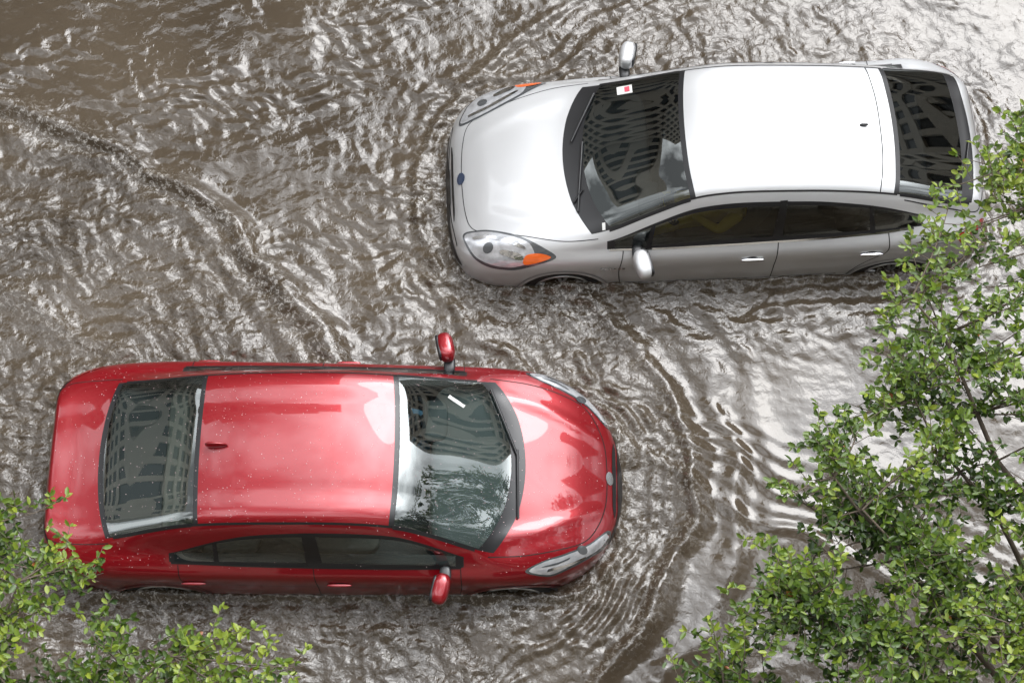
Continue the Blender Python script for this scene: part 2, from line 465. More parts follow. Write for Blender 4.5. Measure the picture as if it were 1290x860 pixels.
red_spec = dict(
    W=0.888, fx=2.264, rx=-2.262, fx0=1.3, fa=2.6, fb=2.15, rx0=-1.4, ra=3.4, rb=3.6,
    z0=[(-2.262,.50),(-2.22,.62),(-2.17,.80),(-2.14,.97),(-2.10,1.035),(-1.95,1.04),(-1.71,1.075),(-1.4,1.19),(-1.1,1.31),(-.93,1.365),(-.5,1.42),(0,1.435),(.3,1.42),(.52,1.385),(.9,1.22),(1.2,1.08),(1.40,.985),(1.50,.96),(1.7,.91),(1.9,.84),(2.05,.755),(2.15,.67),(2.22,.57),(2.262,.45)],
    z2=[(-2.262,.49),(-2.22,.60),(-2.17,.77),(-2.14,.93),(-2.10,.99),(-1.95,1.0),(-1.7,1.03),(-1.5,1.10),(-1.1,1.265),(-.93,1.315),(-.5,1.37),(0,1.385),(.45,1.34),(.8,1.19),(1.15,.985),(1.3,.935),(1.5,.905),(1.7,.865),(1.9,.80),(2.05,.72),(2.15,.65),(2.22,.56),(2.262,.45)],
    r2=[(-2.26,.8),(-2.1,.79),(-1.75,.73),(-1.5,.70),(-.95,.665),(0,.665),(.5,.67),(.9,.72),(1.2,.775),(1.6,.80),(2.26,.80)],
    z3=[(-2.262,.48),(-2.22,.59),(-2.17,.75),(-2.14,.90),(-2.10,.955),(-1.95,.97),(-1.7,.985),(-1.35,1.005),(-1.2,1.02),(-1.0,1.10),(-.8,1.19),(-.5,1.27),(0,1.31),(.45,1.27),(.8,1.13),(1.08,.955),(1.3,.915),(1.5,.885),(1.7,.845),(1.9,.785),(2.05,.71),(2.15,.64),(2.22,.55),(2.262,.44)],
    r3=[(-2.26,.88),(-2.1,.87),(-1.75,.84),(-1.2,.83),(-.95,.79),(-.5,.735),(0,.725),(.5,.73),(.9,.795),(1.2,.845),(1.6,.86),(2.26,.86)],
    z4=[(-2.262,.47),(-2.22,.58),(-2.17,.73),(-2.14,.87),(-2.10,.92),(-1.95,.94),(-1.7,.955),(-1.2,.985),(-.5,.965),(.5,.93),(1.05,.905),(1.3,.885),(1.5,.86),(1.7,.825),(1.9,.765),(2.05,.695),(2.15,.63),(2.22,.54),(2.262,.43)],
    r4=[(-2.26,.92),(-1.75,.90),(-1.3,.885),(-.5,.90),(.5,.905),(1.1,.89),(1.6,.91),(2.26,.9)],
    dlo=(-1.17, 1.03), wheels=(1.41, -1.29), arch=0.355, dash=1.10, shelf=1.0, rvm=(.66, 1.20),
    keys=[(1.9,0,20,'body'),(1.50,.24,5,'cowl'),(1.42,.25,2,'frit'),(1.39,.25,30,'glass'),(.56,.03,2,'frit'),(.52,.03,56,'roof'),(-.93,-.02,2,'frit'),(-.965,-.02,30,'glass'),(-1.70,-.10,2,'frit'),(-1.74,-.10,10,'body'),(-1.93,0,1,'body')],
    dz=lambda x, y: ridge(x, y, [(1.2,.60),(1.6,.50),(2.1,.28)], .014, .05, 1.25, 2.15) - 0.010 * np.exp(-(y / .16) ** 2) * np.clip((x - 1.5) / .2, 0, 1) * np.clip((2.2 - x) / .1, 0, 1),
)
red = empty('red_car', (-1.395, -1.245, -WATER), math.radians(-0.4))
c = Car(red_spec, red); c.build(M_RED, M_GLASS_R)
c.common(M_RED, .87, [(-1.0, .80), (.10, .785)], M_RED, M_SEATL, .965)
y2 = lambda car, x: float(car.w(x)) * float(car.fn['r2'](x))
c.bribbon('roof_moulding', [(x, y2(c, x)) for x in np.linspace(.52, -.96, 12)], 'z', .014, .002, M_SEAM)
c.bribbon('roof_front_trim', [(x, y2(c, x) + .006) for x in np.linspace(1.12, .52, 8)], 'z', .016, .002, M_BLACK)
c.bribbon('roof_rear_trim', [(x, y2(c, x) + .004) for x in np.linspace(-.96, -1.58, 8)], 'z', .014, .002, M_BLACK)
c.bribbon('hood_gap', [(1.22, .715), (1.5, .69), (1.75, .63), (1.95, .545), (2.06, .40), (2.12, .22), (2.135, 0)], 'z', .007, .0015, M_SEAM)
c.bribbon('trunk_gap', [(-1.62, .655), (-1.8, .655), (-2.0, .64), (-2.10, .60)], 'z', .006, .0015, M_SEAM)
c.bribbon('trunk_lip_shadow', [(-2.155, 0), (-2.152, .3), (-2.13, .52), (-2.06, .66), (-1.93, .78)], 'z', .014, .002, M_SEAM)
c.bribbon('bumper_gap', [(-2.215, 0), (-2.205, .3), (-2.18, .45)], 'z', .006, .002, M_SEAM)
hl = [(1.50,.80),(1.62,.725),(1.80,.65),(1.98,.555),(2.13,.42),(2.16,.44),(2.09,.555),(1.98,.65),(1.85,.735),(1.68,.81)]
c.both('headlight_bezel', hl, 'z', .003, M_LENSD)
hl2 = [(1.53,.793),(1.64,.725),(1.80,.664),(1.975,.57),(2.12,.442),(2.14,.455),(2.075,.55),(1.97,.64),(1.845,.722),(1.685,.798)]
c.both('headlight_lens', hl2, 'z', .006, M_LENS)
c.both('headlight_projector', [(1.93 + .040 * math.cos(t), .605 + .032 * math.sin(t)) for t in np.linspace(0, 6.28, 14)[:-1]], 'z', .009, M_LENSD)
c.both('headlight_strip', [(1.62,.76),(1.75,.715),(1.84,.67),(1.83,.685),(1.72,.74)], 'z', .009, M_LENSD)
c.both('headlight_chrome', [(1.66,.785),(1.80,.735),(1.95,.655),(1.96,.64),(1.82,.715),(1.67,.768)], 'z', .011, M_CHROME)
tl = [(-1.80,.825),(-1.95,.735),(-2.10,.64),(-2.18,.54),(-2.20,.57),(-2.17,.68),(-2.08,.765),(-1.96,.82)]
c.both('tail_light', tl, 'z', .004, M_TAIL)
c.bribbon('door_gap_front', [(1.015, .895), (1.02, .7), (1.0, .45)], 'y', .007, .0015, M_SEAM)
c.bribbon('door_gap_mid', [(-.09, .955), (-.07, .7), (-.07, .40)], 'y', .007, .0015, M_SEAM)
c.bribbon('door_gap_rear', [(-1.10, .97), (-1.08, .80), (-.97, .62), (-.90, .42)], 'y', .007, .0015, M_SEAM)
c.bribbon('belt_moulding', [(x, float(c.fn['z4'](x)) - .002) for x in np.linspace(-1.15, 1.02, 14)], 'y', .014, .003, M_BLACK)
c.bribbon('character_line', [(-1.9, .80), (-1.0, .745), (0, .70), (1.0, .665)], 'y', .004, .001, M_SEAM)
c.both('pillar', [(-.14, .955), (-.02, .955), (-.05, 1.30), (-.15, 1.30)], 'y', .003, M_BLACK, smooth=False)
c.both('quarter_divider', [(-.83, .97), (-.79, .97), (-.79, 1.17), (-.82, 1.17)], 'y', .003, M_BLACK, smooth=False)
c.wiper('wiper_long', (1.44, .05), (1.22, .60)); c.wiper('wiper_short', (1.44, -.42), (1.43, .12))
v, f = superell((-.80, 0, 1.415), (.085, .016, .045), .9, .9, None, taper=-.3); add_mesh('shark_fin_antenna', v, f, M_RED, red)
c.patch('toll_tag', [(1.02, .405), (1.035, .43), (.915, .495), (.90, .47)], 'z', .004, M_WHITE, smooth=False)
c.patch('emblem', [(.055 * math.cos(t), .66 + .03 * math.sin(t)) for t in np.linspace(0, 6.28, 14)[:-1]], 'x+', .004, M_CHROME)
c.patch('front_grille', [(-.36, .44), (.36, .44), (.42, .56), (-.42, .56)], 'x+', .003, M_BLACK)
c.patch('upper_grille', [(-.26, .60), (.26, .60), (.22, .635), (-.22, .635)], 'x+', .003, M_BLACK)
dv, df = [], []
rng = random.Random(3)
base = superell((0, 0, 0), (1, 1, 1), 1, 1, None, 4, 7)
cnt = 0
while cnt < 1500:
    p = (rng.uniform(-2.1, 2.1), rng.uniform(-.82, .82))
    h, n = c.cast(p, 'z')
    if h is None or n.z < .55: continue
    r = rng.choice([.0014, .0018, .0022, .0026, .0036]); o = len(dv)
    for q in base[0]: dv.append((h.x + q[0] * r, h.y + q[1] * r, h.z + q[2] * r * .6 + .0005))
    df += [tuple(i + o for i in g) for g in base[1]]
    cnt += 1
add_mesh('water_droplets', dv, df, M_DROP, red)

# ------------------------------------------------------------------ silver hatchback
pr_spec = dict(
    W=0.873, fx=2.23, rx=-2.235, fx0=1.5, fa=3.6, fb=3.6, rx0=-1.5, ra=3.2, rb=3.4,
    z0=[(-2.235,.55),(-2.20,.70),(-2.17,.86),(-2.12,1.0),(-2.07,1.10),(-2.03,1.14),(-1.95,1.165),(-1.35,1.345),(-1.1,1.40),(-.6,1.46),(-.2,1.49),(.1,1.475),(.30,1.435),(.7,1.25),(1.14,1.035),(1.27,1.0),(1.6,.945),(1.85,.87),(2.0,.795),(2.12,.705),(2.19,.60),(2.228,.45)],
    z2=[(-2.235,.54),(-2.20,.68),(-2.17,.82),(-2.12,.95),(-2.07,1.05),(-2.03,1.085),(-1.95,1.11),(-1.35,1.29),(-1.1,1.345),(-.6,1.405),(-.1,1.43),(.2,1.39),(.6,1.20),(1.0,1.00),(1.15,.965),(1.3,.94),(1.6,.89),(1.85,.815),(2.0,.745),(2.12,.67),(2.19,.575),(2.228,.44)],
    r2=[(-2.23,.78),(-2.0,.74),(-1.35,.66),(-.6,.645),(.2,.65),(.6,.70),(1.0,.77),(1.4,.79),(2.23,.8)],
    z3=[(-2.235,.53),(-2.20,.66),(-2.17,.80),(-2.12,.92),(-2.07,1.0),(-2.0,1.03),(-1.75,1.07),(-1.6,1.09),(-1.4,1.17),(-1.1,1.26),(-.6,1.34),(-.1,1.365),(.2,1.32),(.6,1.14),(.95,.965),(1.15,.93),(1.3,.91),(1.6,.86),(1.85,.785),(2.0,.72),(2.12,.645),(2.19,.55),(2.228,.43)],
    r3=[(-2.23,.86),(-2.0,.81),(-1.6,.78),(-1.1,.735),(-.6,.715),(.2,.72),(.6,.78),(.95,.845),(1.4,.86),(2.23,.86)],
    z4=[(-2.235,.52),(-2.20,.64),(-2.17,.77),(-2.12,.88),(-2.07,.95),(-2.0,.98),(-1.75,1.03),(-1.6,1.06),(-1.4,1.02),(-.6,.98),(.2,.945),(.95,.905),(1.15,.89),(1.3,.875),(1.6,.835),(1.85,.765),(2.0,.70),(2.12,.63),(2.19,.535),(2.228,.42)],
    r4=[(-2.23,.9),(-1.6,.86),(-1.2,.88),(-.6,.90),(.5,.905),(.95,.89),(1.6,.91),(2.23,.9)],
    dlo=(-1.58, .95), wheels=(1.30, -1.42), arch=0.355, dash=.88, shelf=.98, rvm=(.46, 1.24),
    keys=[(1.9,0,22,'body'),(1.27,.20,6,'cowl'),(1.15,.20,2,'frit'),(1.11,.20,30,'glass'),(.35,.05,2,'frit'),(.31,.05,60,'roof'),(-1.30,-.05,2,'roof'),(-1.36,-.05,2,'frit'),(-1.40,-.05,26,'glass'),(-1.93,-.06,5,'frit'),(-2.03,-.06,6,'body'),(-2.08,0,1,'body')],
    dz=lambda x, y: ridge(x, y, [(1.1,.58),(1.6,.50),(2.1,.30)], .008, .06, 1.2, 2.1),
)
pri = empty('silver_car', (1.68, 1.40, -WATER), math.radians(180 + 2.4))
c = Car(pr_spec, pri); c.build(M_SILVER, M_GLASS_P)
c.common(M_SILVER, .68, [(-1.18, .845), (-.22, .83)], M_CHROME, M_SEAT, .99)
c.bribbon('roof_moulding', [(x, y2(c, x)) for x in np.linspace(.30, -1.34, 14)], 'z', .012, .002, M_SEAM)
c.bribbon('roof_front_trim', [(x, y2(c, x) + .006) for x in np.linspace(.93, .30, 8)], 'z', .018, .002, M_BLACK)
c.bribbon('roof_rear_trim', [(x, y2(c, x) + .004) for x in np.linspace(-1.36, -1.95, 8)], 'z', .012, .002, M_BLACK)
c.ribbon('roof_rear_gap', [(-1.20, -.56), (-1.245, -.3), (-1.255, 0), (-1.245, .3), (-1.20, .56)], 'z', .008, .0015, M_SEAM)
c.bribbon('hood_gap', [(1.02, .71), (1.3, .70), (1.6, .63), (1.85, .555), (2.02, .48), (2.08, .30), (2.10, 0)], 'z', .006, .0015, M_SEAM)
c.bribbon('tailgate_gap', [(-2.10, .0), (-2.095, .3), (-2.06, .54), (-1.95, .63), (-1.4, .60)], 'z', .006, .0015, M_SEAM)
hl = [(2.10,.50),(1.98,.505),(1.85,.54),(1.65,.62),(1.45,.735),(1.36,.80),(1.50,.83),(1.70,.838),(1.88,.80),(2.00,.725),(2.07,.62)]
c.both('headlight_bezel', hl, 'z', .003, M_LENSD)
c.both('headlight_lens', [(2.085,.515),(1.98,.52),(1.85,.555),(1.66,.635),(1.56,.70),(1.54,.80),(1.70,.825),(1.87,.787),(1.99,.713),(2.055,.615)], 'z', .006, M_LENS)
c.both('headlight_projector', [(1.90 + .042 * math.cos(t), .665 + .040 * math.sin(t)) for t in np.linspace(0, 6.28, 14)[:-1]], 'z', .009, M_LENSD)
c.both('headlight_chrome', [(2.02,.55),(1.88,.575),(1.74,.63),(1.60,.71),(1.60,.73),(1.75,.655),(1.88,.60),(2.02,.57)], 'z', .010, M_CHROME)
c.both('headlight_fin', [(1.79,.70),(1.66,.745),(1.62,.79),(1.68,.785),(1.80,.73)], 'z', .010, M_CHROME)
c.both('turn_signal', [(1.60,.77),(1.50,.765),(1.40,.795),(1.50,.818),(1.62,.818)], 'z', .008, M_ORANGE)
c.ribbon('bumper_crease', [(2.155, -.55), (2.195, -.3), (2.205, 0), (2.195, .3), (2.155, .55)], 'z', .006, .0015, M_SEAM)
tl = [(-1.86,.80),(-2.0,.70),(-2.10,.62),(-2.16,.60),(-2.17,.68),(-2.08,.77),(-1.98,.81)]
c.both('tail_light', tl, 'z', .004, M_TAIL)
c.bribbon('door_gap_front', [(.82, .90), (.85, .7), (.83, .42)], 'y', .008, .0015, M_SEAM)
c.bribbon('door_gap_mid', [(-.42, .975), (-.41, .7), (-.41, .42)], 'y', .008, .0015, M_SEAM)
c.bribbon('door_gap_rear', [(-1.30, 1.02), (-1.30, .85), (-1.12, .62), (-1.04, .42)], 'y', .008, .0015, M_SEAM)
c.bribbon('belt_moulding', [(x, float(c.fn['z4'](x)) - .004) for x in np.linspace(-1.5, .93, 14)], 'y', .012, .003, M_CHROME)
c.bribbon('sill_trim', [(-.95, .46), (0, .44), (.9, .44)], 'y', .02, .004, M_CHROME)
c.both('pillar', [(-.45, .975), (-.37, .975), (-.40, 1.36), (-.46, 1.36)], 'y', .003, M_BLACK, smooth=False)
c.both('quarter_divider', [(-1.20, 1.0), (-1.155, 1.0), (-1.12, 1.25), (-1.15, 1.25)], 'y', .003, M_BLACK, smooth=False)
c.both('front_divider', [(.60, .92), (.64, .92), (.60, 1.14), (.57, 1.14)], 'y', .003, M_BLACK, smooth=False)
c.ribbon('fuel_door', [(-1.72 + .075 * math.cos(t), .86 + .075 * math.sin(t)) for t in np.linspace(0, 6.28, 18)[:-1]], 'y+', .006, .0015, M_SEAM, closed=True)
for k in range(6):
    c.patch('badge_letter_%d' % k, [(1.00 - k * .035, .72), (.978 - k * .035, .72), (.978 - k * .035, .745), (1.00 - k * .035, .745)], 'y+', .003, M_CHROME, smooth=False)
c.wiper('wiper_long', (1.17, .48), (1.10, -.12)); c.wiper('wiper_short', (1.19, -.14), (.98, -.56)); c.wiper('wiper_arm', (1.2, .40), (1.12, .30))
c.wiper('rear_wiper', (-2.0, .05), (-1.93, .34))
v, f = superell((-1.12, 0, 1.408), (.035, .012, .012), .8, .8); add_mesh('antenna_base', v, f, M_BLACK, pri)
c.patch('windshield_sticker', [(.68, -.56), (.80, -.575), (.80, -.49), (.68, -.475)], 'z', .004, M_WHITE, smooth=False)
c.patch('windshield_sticker_print', [(.70, -.55), (.74, -.553), (.74, -.50), (.70, -.495)], 'z', .006, M_PINK, smooth=False)
c.patch('inspection_tag', [(.96, .60), (.985, .60), (.985, .655), (.96, .655)], 'z', .004, M_WHITE, smooth=False)
c.patch('emblem', [(.055 * math.cos(t), .72 + .03 * math.sin(t)) for t in np.linspace(0, 6.28, 14)[:-1]], 'x+', .005, M_BLUE)
c.patch('lower_grille', [(-.52, .43), (.52, .43), (.56, .53), (-.56, .53)], 'x+', .003, M_BLACK)
c.patch('upper_grille', [(-.30, .62), (.30, .62), (.26, .645), (-.26, .645)], 'x+', .003, M_BLACK)
c.patch('number_plate_holder', [(-.16, .54), (.16, .54), (.16, .59), (-.16, .59)], 'x+', .006, M_BLACK, smooth=False)

# ------------------------------------------------------------------ drivers (seated behind the wheel)
def driver(car, dx, shirt, nm):
    pts = {'pel': (0.08, 0, .78), 'sp': (-.04, 0, .91), 'ch': (-.12, 0, 1.03), 'nk': (-.13, 0, 1.13), 'hd': (-.11, 0, 1.19),
           'sl': (-.10, .18, 1.06), 'el': (.06, .25, .91), 'hl': (.27, .13, .98), 'sr': (-.10, -.18, 1.06), 'er': (.06, -.25, .91), 'hr': (.27, -.13, .98),
           'kl': (.48, .12, .78), 'fl': (.72, .12, .56), 'kr': (.48, -.12, .78), 'fr': (.72, -.12, .56)}
    rad = {'pel': .15, 'sp': .14, 'ch': .14, 'nk': .055, 'hd': .05, 'sl': .07, 'el': .045, 'hl': .03, 'sr': .07, 'er': .045, 'hr': .03,
           'kl': .07, 'fl': .045, 'kr': .07, 'fr': .045}
    ed = [('pel','sp'),('sp','ch'),('ch','nk'),('nk','hd'),('ch','sl'),('sl','el'),('el','hl'),('ch','sr'),('sr','er'),('er','hr'),('pel','kl'),('kl','fl'),('pel','kr'),('kr','fr')]
    nmz = list(pts); me = bpy.data.meshes.new(nm)
    me.from_pydata([(p[0] + dx, p[1] + .37, p[2] - .05) for p in pts.values()], [(nmz.index(a), nmz.index(b2)) for a, b2 in ed], [])
    me.materials.append(shirt)
    ob = bpy.data.objects.new(nm, me); COL.objects.link(ob)
    md = ob.modifiers.new('skin', 'SKIN')
    for i, k in enumerate(nmz): me.skin_vertices[0].data[i].radius = (rad[k], rad[k])
    me.skin_vertices[0].data[0].use_root = True
    ob.modifiers.new('sub', 'SUBSURF').levels = 1
    ob.matrix_world = Matrix.Translation(car.location) @ Matrix.Rotation(car.rotation_euler.z, 4, 'Z')
    v, f = superell((-.09 + dx, .37, 1.18), (.09, .072, .11), .95, .95); add_mesh('head', v, f, M_SKIN, ob)
    v, f = superell((-.11 + dx, .37, 1.20), (.095, .08, .105), .95, .95); add_mesh('hair', v, f, M_HAIR, ob)
driver(pri, -.02, M_YEL, 'driver')
driver(red, .12, M_BLU, 'driver.001')

# ------------------------------------------------------------------ water
rs = np.random.RandomState(11)
xs = np.arange(-5.6, 5.601, 0.0145); ys = np.arange(-4.0, 4.401, 0.0145)
X, Y = np.meshgrid(xs, ys)
def wf(X, Y, n, l0, l1, slope, d0, spread, groups=True):
    h = np.zeros_like(X)
    for _ in range(n):
        lam = math.exp(rs.uniform(math.log(l0), math.log(l1))); k = 2 * math.pi / lam
        th = d0 + rs.normal() * spread
        A = slope * lam / (2 * math.pi) * math.sqrt(2.0 / n)
        w = A * np.sin(k * (X * math.cos(th) + Y * math.sin(th)) + rs.uniform(0, 6.28))
        if groups:
            kg = k * rs.uniform(.12, .3); tg = rs.uniform(0, 6.28)
            w = w * (0.25 + 1.2 * np.sin(kg * (X * math.cos(tg) + Y * math.sin(tg)) + rs.uniform(0, 6.28)) ** 2)
        h += w
    return h
def noise2(l0, l1, n=14):
    return wf(X, Y, n, l0, l1, 1.0, 0, 3.0, False) / (math.sqrt(l0 * l1) / 6.28)
wx = X + 0.030 * noise2(.5, 1.4); wy = Y + 0.030 * noise2(.5, 1.4)
nz = noise2(.6, 2.0)
def boxsd(X, Y, cx, cy, ang, hx, hy, r):
    ca, sa = math.cos(ang), math.sin(ang); dx = X - cx; dy = Y - cy
    u = np.abs(ca * dx + sa * dy) - (hx - r); v = np.abs(-sa * dx + ca * dy) - (hy - r)
    return np.hypot(np.maximum(u, 0), np.maximum(v, 0)) + np.minimum(np.maximum(u, v), 0) - r
dr = boxsd(X, Y, -1.395, -1.245, -.007, 2.25, .88, .5)
dp = boxsd(X, Y, 1.68, 1.40, .042, 2.22, .87, .4)
def polyd(pts):
    P = smooth_path(pts, False, 0.12); P = np.array(P)
    best = np.full(X.shape, 1e9); sgn = np.zeros(X.shape)
    for i in range(len(P) - 1):
        a, b2 = P[i], P[i + 1]; d = b2 - a; L = d @ d
        t = np.clip(((wx - a[0]) * d[0] + (wy - a[1]) * d[1]) / L, 0, 1)
        qx = wx - a[0] - t * d[0]; qy = wy - a[1] - t * d[1]; q = np.hypot(qx, qy)
        m = q < best; best[m] = q[m]; sgn[m] = np.sign(d[0] * qy - d[1] * qx)[m]
    return best * sgn
sA = polyd([(-6, 3.0), (-4.42, 2.2), (-3.34, 1.75), (-2.64, 1.3), (-2.08, .72), (-1.59, 0.05), (-1.3, -.5)])
sB = polyd([(-6, 1.3), (-4.9, .8), (-4.25, .43), (-3.35, -.05), (-3.0, -.4)])
uy = wy + 1.25; sR = ((wx - 1.46) + uy ** 2 / 3.0) / np.sqrt(1 + (uy / 1.5) ** 2)
up = wy - 1.28; sP = ((-.80 - wx) + up ** 2 / 2.8) / np.sqrt(1 + (up / 1.4) ** 2)
sg = lambda q, w: 1 / (1 + np.exp(-np.clip(q / w, -30, 30)))
H = np.zeros_like(X)
H += .062 * np.exp(-(sA / .13) ** 2) + .018 * np.cos(2 * np.pi * sA / .24) * np.exp(np.minimum(sA, 0) / .8) * sg(-sA, .05)
H += .034 * np.exp(-(sB / .10) ** 2)
mR = sg(wx + .3, .5)
sRn = sR + .022 * nz
H += mR * (.036 * np.exp(-(sR / .08) ** 2) + .0085 * (.6 + .5 * nz) * np.cos(2 * np.pi * sRn / .125) * np.exp(-((sR + .38) / .36) ** 2))
H += mR * .014 * np.cos(2 * np.pi * sR / .33) * np.exp(-((sR - .30) / .4) ** 2)
mP = sg(2.5 - wx, .8)
H += mP * (.024 * np.exp(-(sP / .07) ** 2) + .0075 * np.cos(2 * np.pi * sP / .15) * np.exp(-((sP + .35) / .4) ** 2))
for d in (dr, dp):
    H += .02 * np.exp(-np.maximum(d, 0) / .06) + .006 * np.cos(2 * np.pi * d / .13) * np.exp(-np.maximum(d, 0) / .30)
inside = sg(-sA, .12) * sg(-X + .6, .5)
wakeR = sg(-sR, .08) * mR; wakeP = sg(-sP, .10) * mP
chop = .24 + .85 * inside * (0.75 + .25 * nz) + .45 * wakeR + .62 * wakeP * sg(Y + .05, .25) + .45 * np.exp(-np.maximum(dr, 0) / .25) + .35 * np.exp(-np.maximum(dp, 0) / .3)
topleft = sg(sA, .2) * sg(-X + .2, .4) * sg(Y - .3, .3)
chop += .20 * topleft * (0.8 + .5 * np.clip(nz, -1, 1))
calm = np.exp(-(((X - 2.2) / 1.2) ** 2 + ((Y + 1.2) / 1.0) ** 2)) * sg(sR, .08)
chop = chop * (1 - .50 * calm)
chop = np.clip(chop, .14, 1.25)
fine = wf(wx, wy, 70, .052, .12, .20, 1.25, .9)
med = wf(wx, wy, 60, .12, .32, .17, 1.3, .7)
lng = wf(X, Y, 16, .6, 1.6, .070, .9, 1.0)
dirw = wf(wx, wy, 40, .07, .24, .21, 1.2, .36)
gm_ = np.clip(.35 + .75 * nz, 0.08, 1.4)
H += chop * (fine + med) + topleft * dirw * gm_ + (.55 + .5 * chop) * lng + .5 * dirw * inside
H = H + .15 * np.abs(H)
foam = (1.1 * np.exp(-((sA + .07) / .13) ** 2) + .6 * np.exp(-((sB + .05) / .10) ** 2) + mR * .6 * np.exp(-((sR + .04) / .10) ** 2) + .3 * mR * np.exp(-((sR + .45) / .4) ** 2)
        + .9 * np.exp(-np.abs(dr) / .07) + 1.0 * np.exp(-np.abs(dp) / .08) + mP * .35 * np.exp(-((sP) / .12) ** 2) + .2 * inside)
for (fx_, fy_, rr_) in ((.42, .42, .18), (.60, .30, .16), (3.15, .55, .18), (.02, -2.18, .17), (-.1, -2.28, .15), (-2.7, -2.2, .16), (-.75, 1.3, .14)):
    foam += 1.3 * np.exp(-(((X - fx_) ** 2 + (Y - fy_) ** 2) / rr_ ** 2))
foam = np.clip(foam, 0, 1.4)
under = sg(-(dr + .10), .03) + sg(-(dp + .10), .03)
H *= (1 - np.clip(under, 0, 1))
ex = np.minimum(np.minimum(X - xs[0], xs[-1] - X), np.minimum(Y - ys[0], ys[-1] - Y)); H *= np.clip(ex / .5, 0, 1)
ny_, nx_ = X.shape
V = np.stack([X, Y, H], -1).reshape(-1, 3)
a = np.arange(nx_ * ny_).reshape(ny_, nx_)
F = np.stack([a[:-1, :-1], a[:-1, 1:], a[1:, 1:], a[1:, :-1]], -1).reshape(-1, 4)
B = 400.0; x0, x1, y0, y1 = xs[0], xs[-1], ys[0], ys[-1]
out = np.array([(-B, -B, 0), (B, -B, 0), (B, B, 0), (-B, B, 0), (x0, y0, 0), (x1, y0, 0), (x1, y1, 0), (x0, y1, 0)])
o = len(V); V = np.concatenate([V, out])
F = np.concatenate([F, np.array([(0, 1, 5, 4), (1, 2, 6, 5), (2, 3, 7, 6), (3, 0, 4, 7)]) + o])
def raw_mesh(name, V, F):
    me = bpy.data.meshes.new(name)
    me.vertices.add(len(V)); me.vertices.foreach_set('co', V.astype(np.float32).ravel())
    me.loops.add(F.size); me.loops.foreach_set('vertex_index', F.astype(np.int32).ravel())
    me.polygons.add(len(F)); me.polygons.foreach_set('loop_start', np.arange(0, F.size, 4, dtype=np.int32))
    me.update(calc_edges=True)
    return me
me = raw_mesh('flood_water', V, F)
me.polygons.foreach_set('use_smooth', np.ones(len(F), dtype=bool))
for nm, arr, dv0 in (('foam', foam, 0.1), ('chop', chop, .5)):
    at = me.attributes.new(nm, 'FLOAT', 'POINT')
    at.data.foreach_set('value', np.concatenate([arr.ravel(), np.full(8, dv0)]).astype(np.float32))
me.validate()
water = bpy.data.objects.new('flood_water', me); COL.objects.link(water)

m, nt, b = new_mat('muddy_water')
L = nt.links.new
tc = nt.nodes.new('ShaderNodeTexCoord')
def N(t, **k):
    n = nt.nodes.new(t)
    for a_, v_ in k.items(): setattr(n, a_, v_)
    return n
def noise(scale, detail=5, rough=.55, dist=0.0):
    n = N('ShaderNodeTexNoise'); n.inputs['Scale'].default_value = scale; n.inputs['Detail'].default_value = detail
    n.inputs['Roughness'].default_value = rough; n.inputs['Distortion'].default_value = dist
    L(tc.outputs['Object'], n.inputs['Vector']); return n
big = noise(.7, 4)
cr = N('ShaderNodeValToRGB'); cr.color_ramp.elements[0].position = .35; cr.color_ramp.elements[0].color = (.042, .031, .020, 1)
cr.color_ramp.elements[1].position = .7; cr.color_ramp.elements[1].color = (.074, .057, .039, 1)
L(big.outputs['Fac'], cr.inputs['Fac'])
fa = N('ShaderNodeAttribute', attribute_name='foam'); ca_ = N('ShaderNodeAttribute', attribute_name='chop')
fn = noise(26, 8, .68, .8)
fr_ = N('ShaderNodeMapRange'); fr_.inputs['From Min'].default_value = .51; fr_.inputs['From Max'].default_value = .70
L(fn.outputs['Fac'], fr_.inputs['Value'])
mu = N('ShaderNodeMath', operation='MULTIPLY'); L(fr_.outputs['Result'], mu.inputs[0]); L(fa.outputs['Fac'], mu.inputs[1]); mu.use_clamp = True
mx = N('ShaderNodeMixRGB'); mx.inputs['Color2'].default_value = (.38, .36, .33, 1)
L(mu.outputs[0], mx.inputs['Fac']); L(cr.outputs['Color'], mx.inputs['Color1']); L(mx.outputs['Color'], b.inputs['Base Color'])
b.inputs['Roughness'].default_value = .045; b.inputs['IOR'].default_value = 1.52
n1 = noise(20, 4, .5, .8); n2 = noise(52, 3, .5, .6)
ad = N('ShaderNodeMath', operation='MULTIPLY_ADD'); L(n2.outputs['Fac'], ad.inputs[0]); ad.inputs[1].default_value = .26; L(n1.outputs['Fac'], ad.inputs[2])
sc = N('ShaderNodeMath', operation='MULTIPLY'); L(ad.outputs[0], sc.inputs[0]); L(ca_.outputs['Fac'], sc.inputs[1])
bp = N('ShaderNodeBump'); bp.inputs['Strength'].default_value = 1.0; bp.inputs['Distance'].default_value = .010
L(sc.outputs[0], bp.inputs['Height']); L(bp.outputs['Normal'], b.inputs['Normal'])
me.materials.append(m)

gm = simple('wet_asphalt', (.05, .05, .052), .6, noise=.3, nscale=20)
add_mesh('ground', [(-400, -400, -WATER), (400, -400, -WATER), (400, 400, -WATER), (-400, 400, -WATER)], [(0, 1, 2, 3)], gm, None, False)

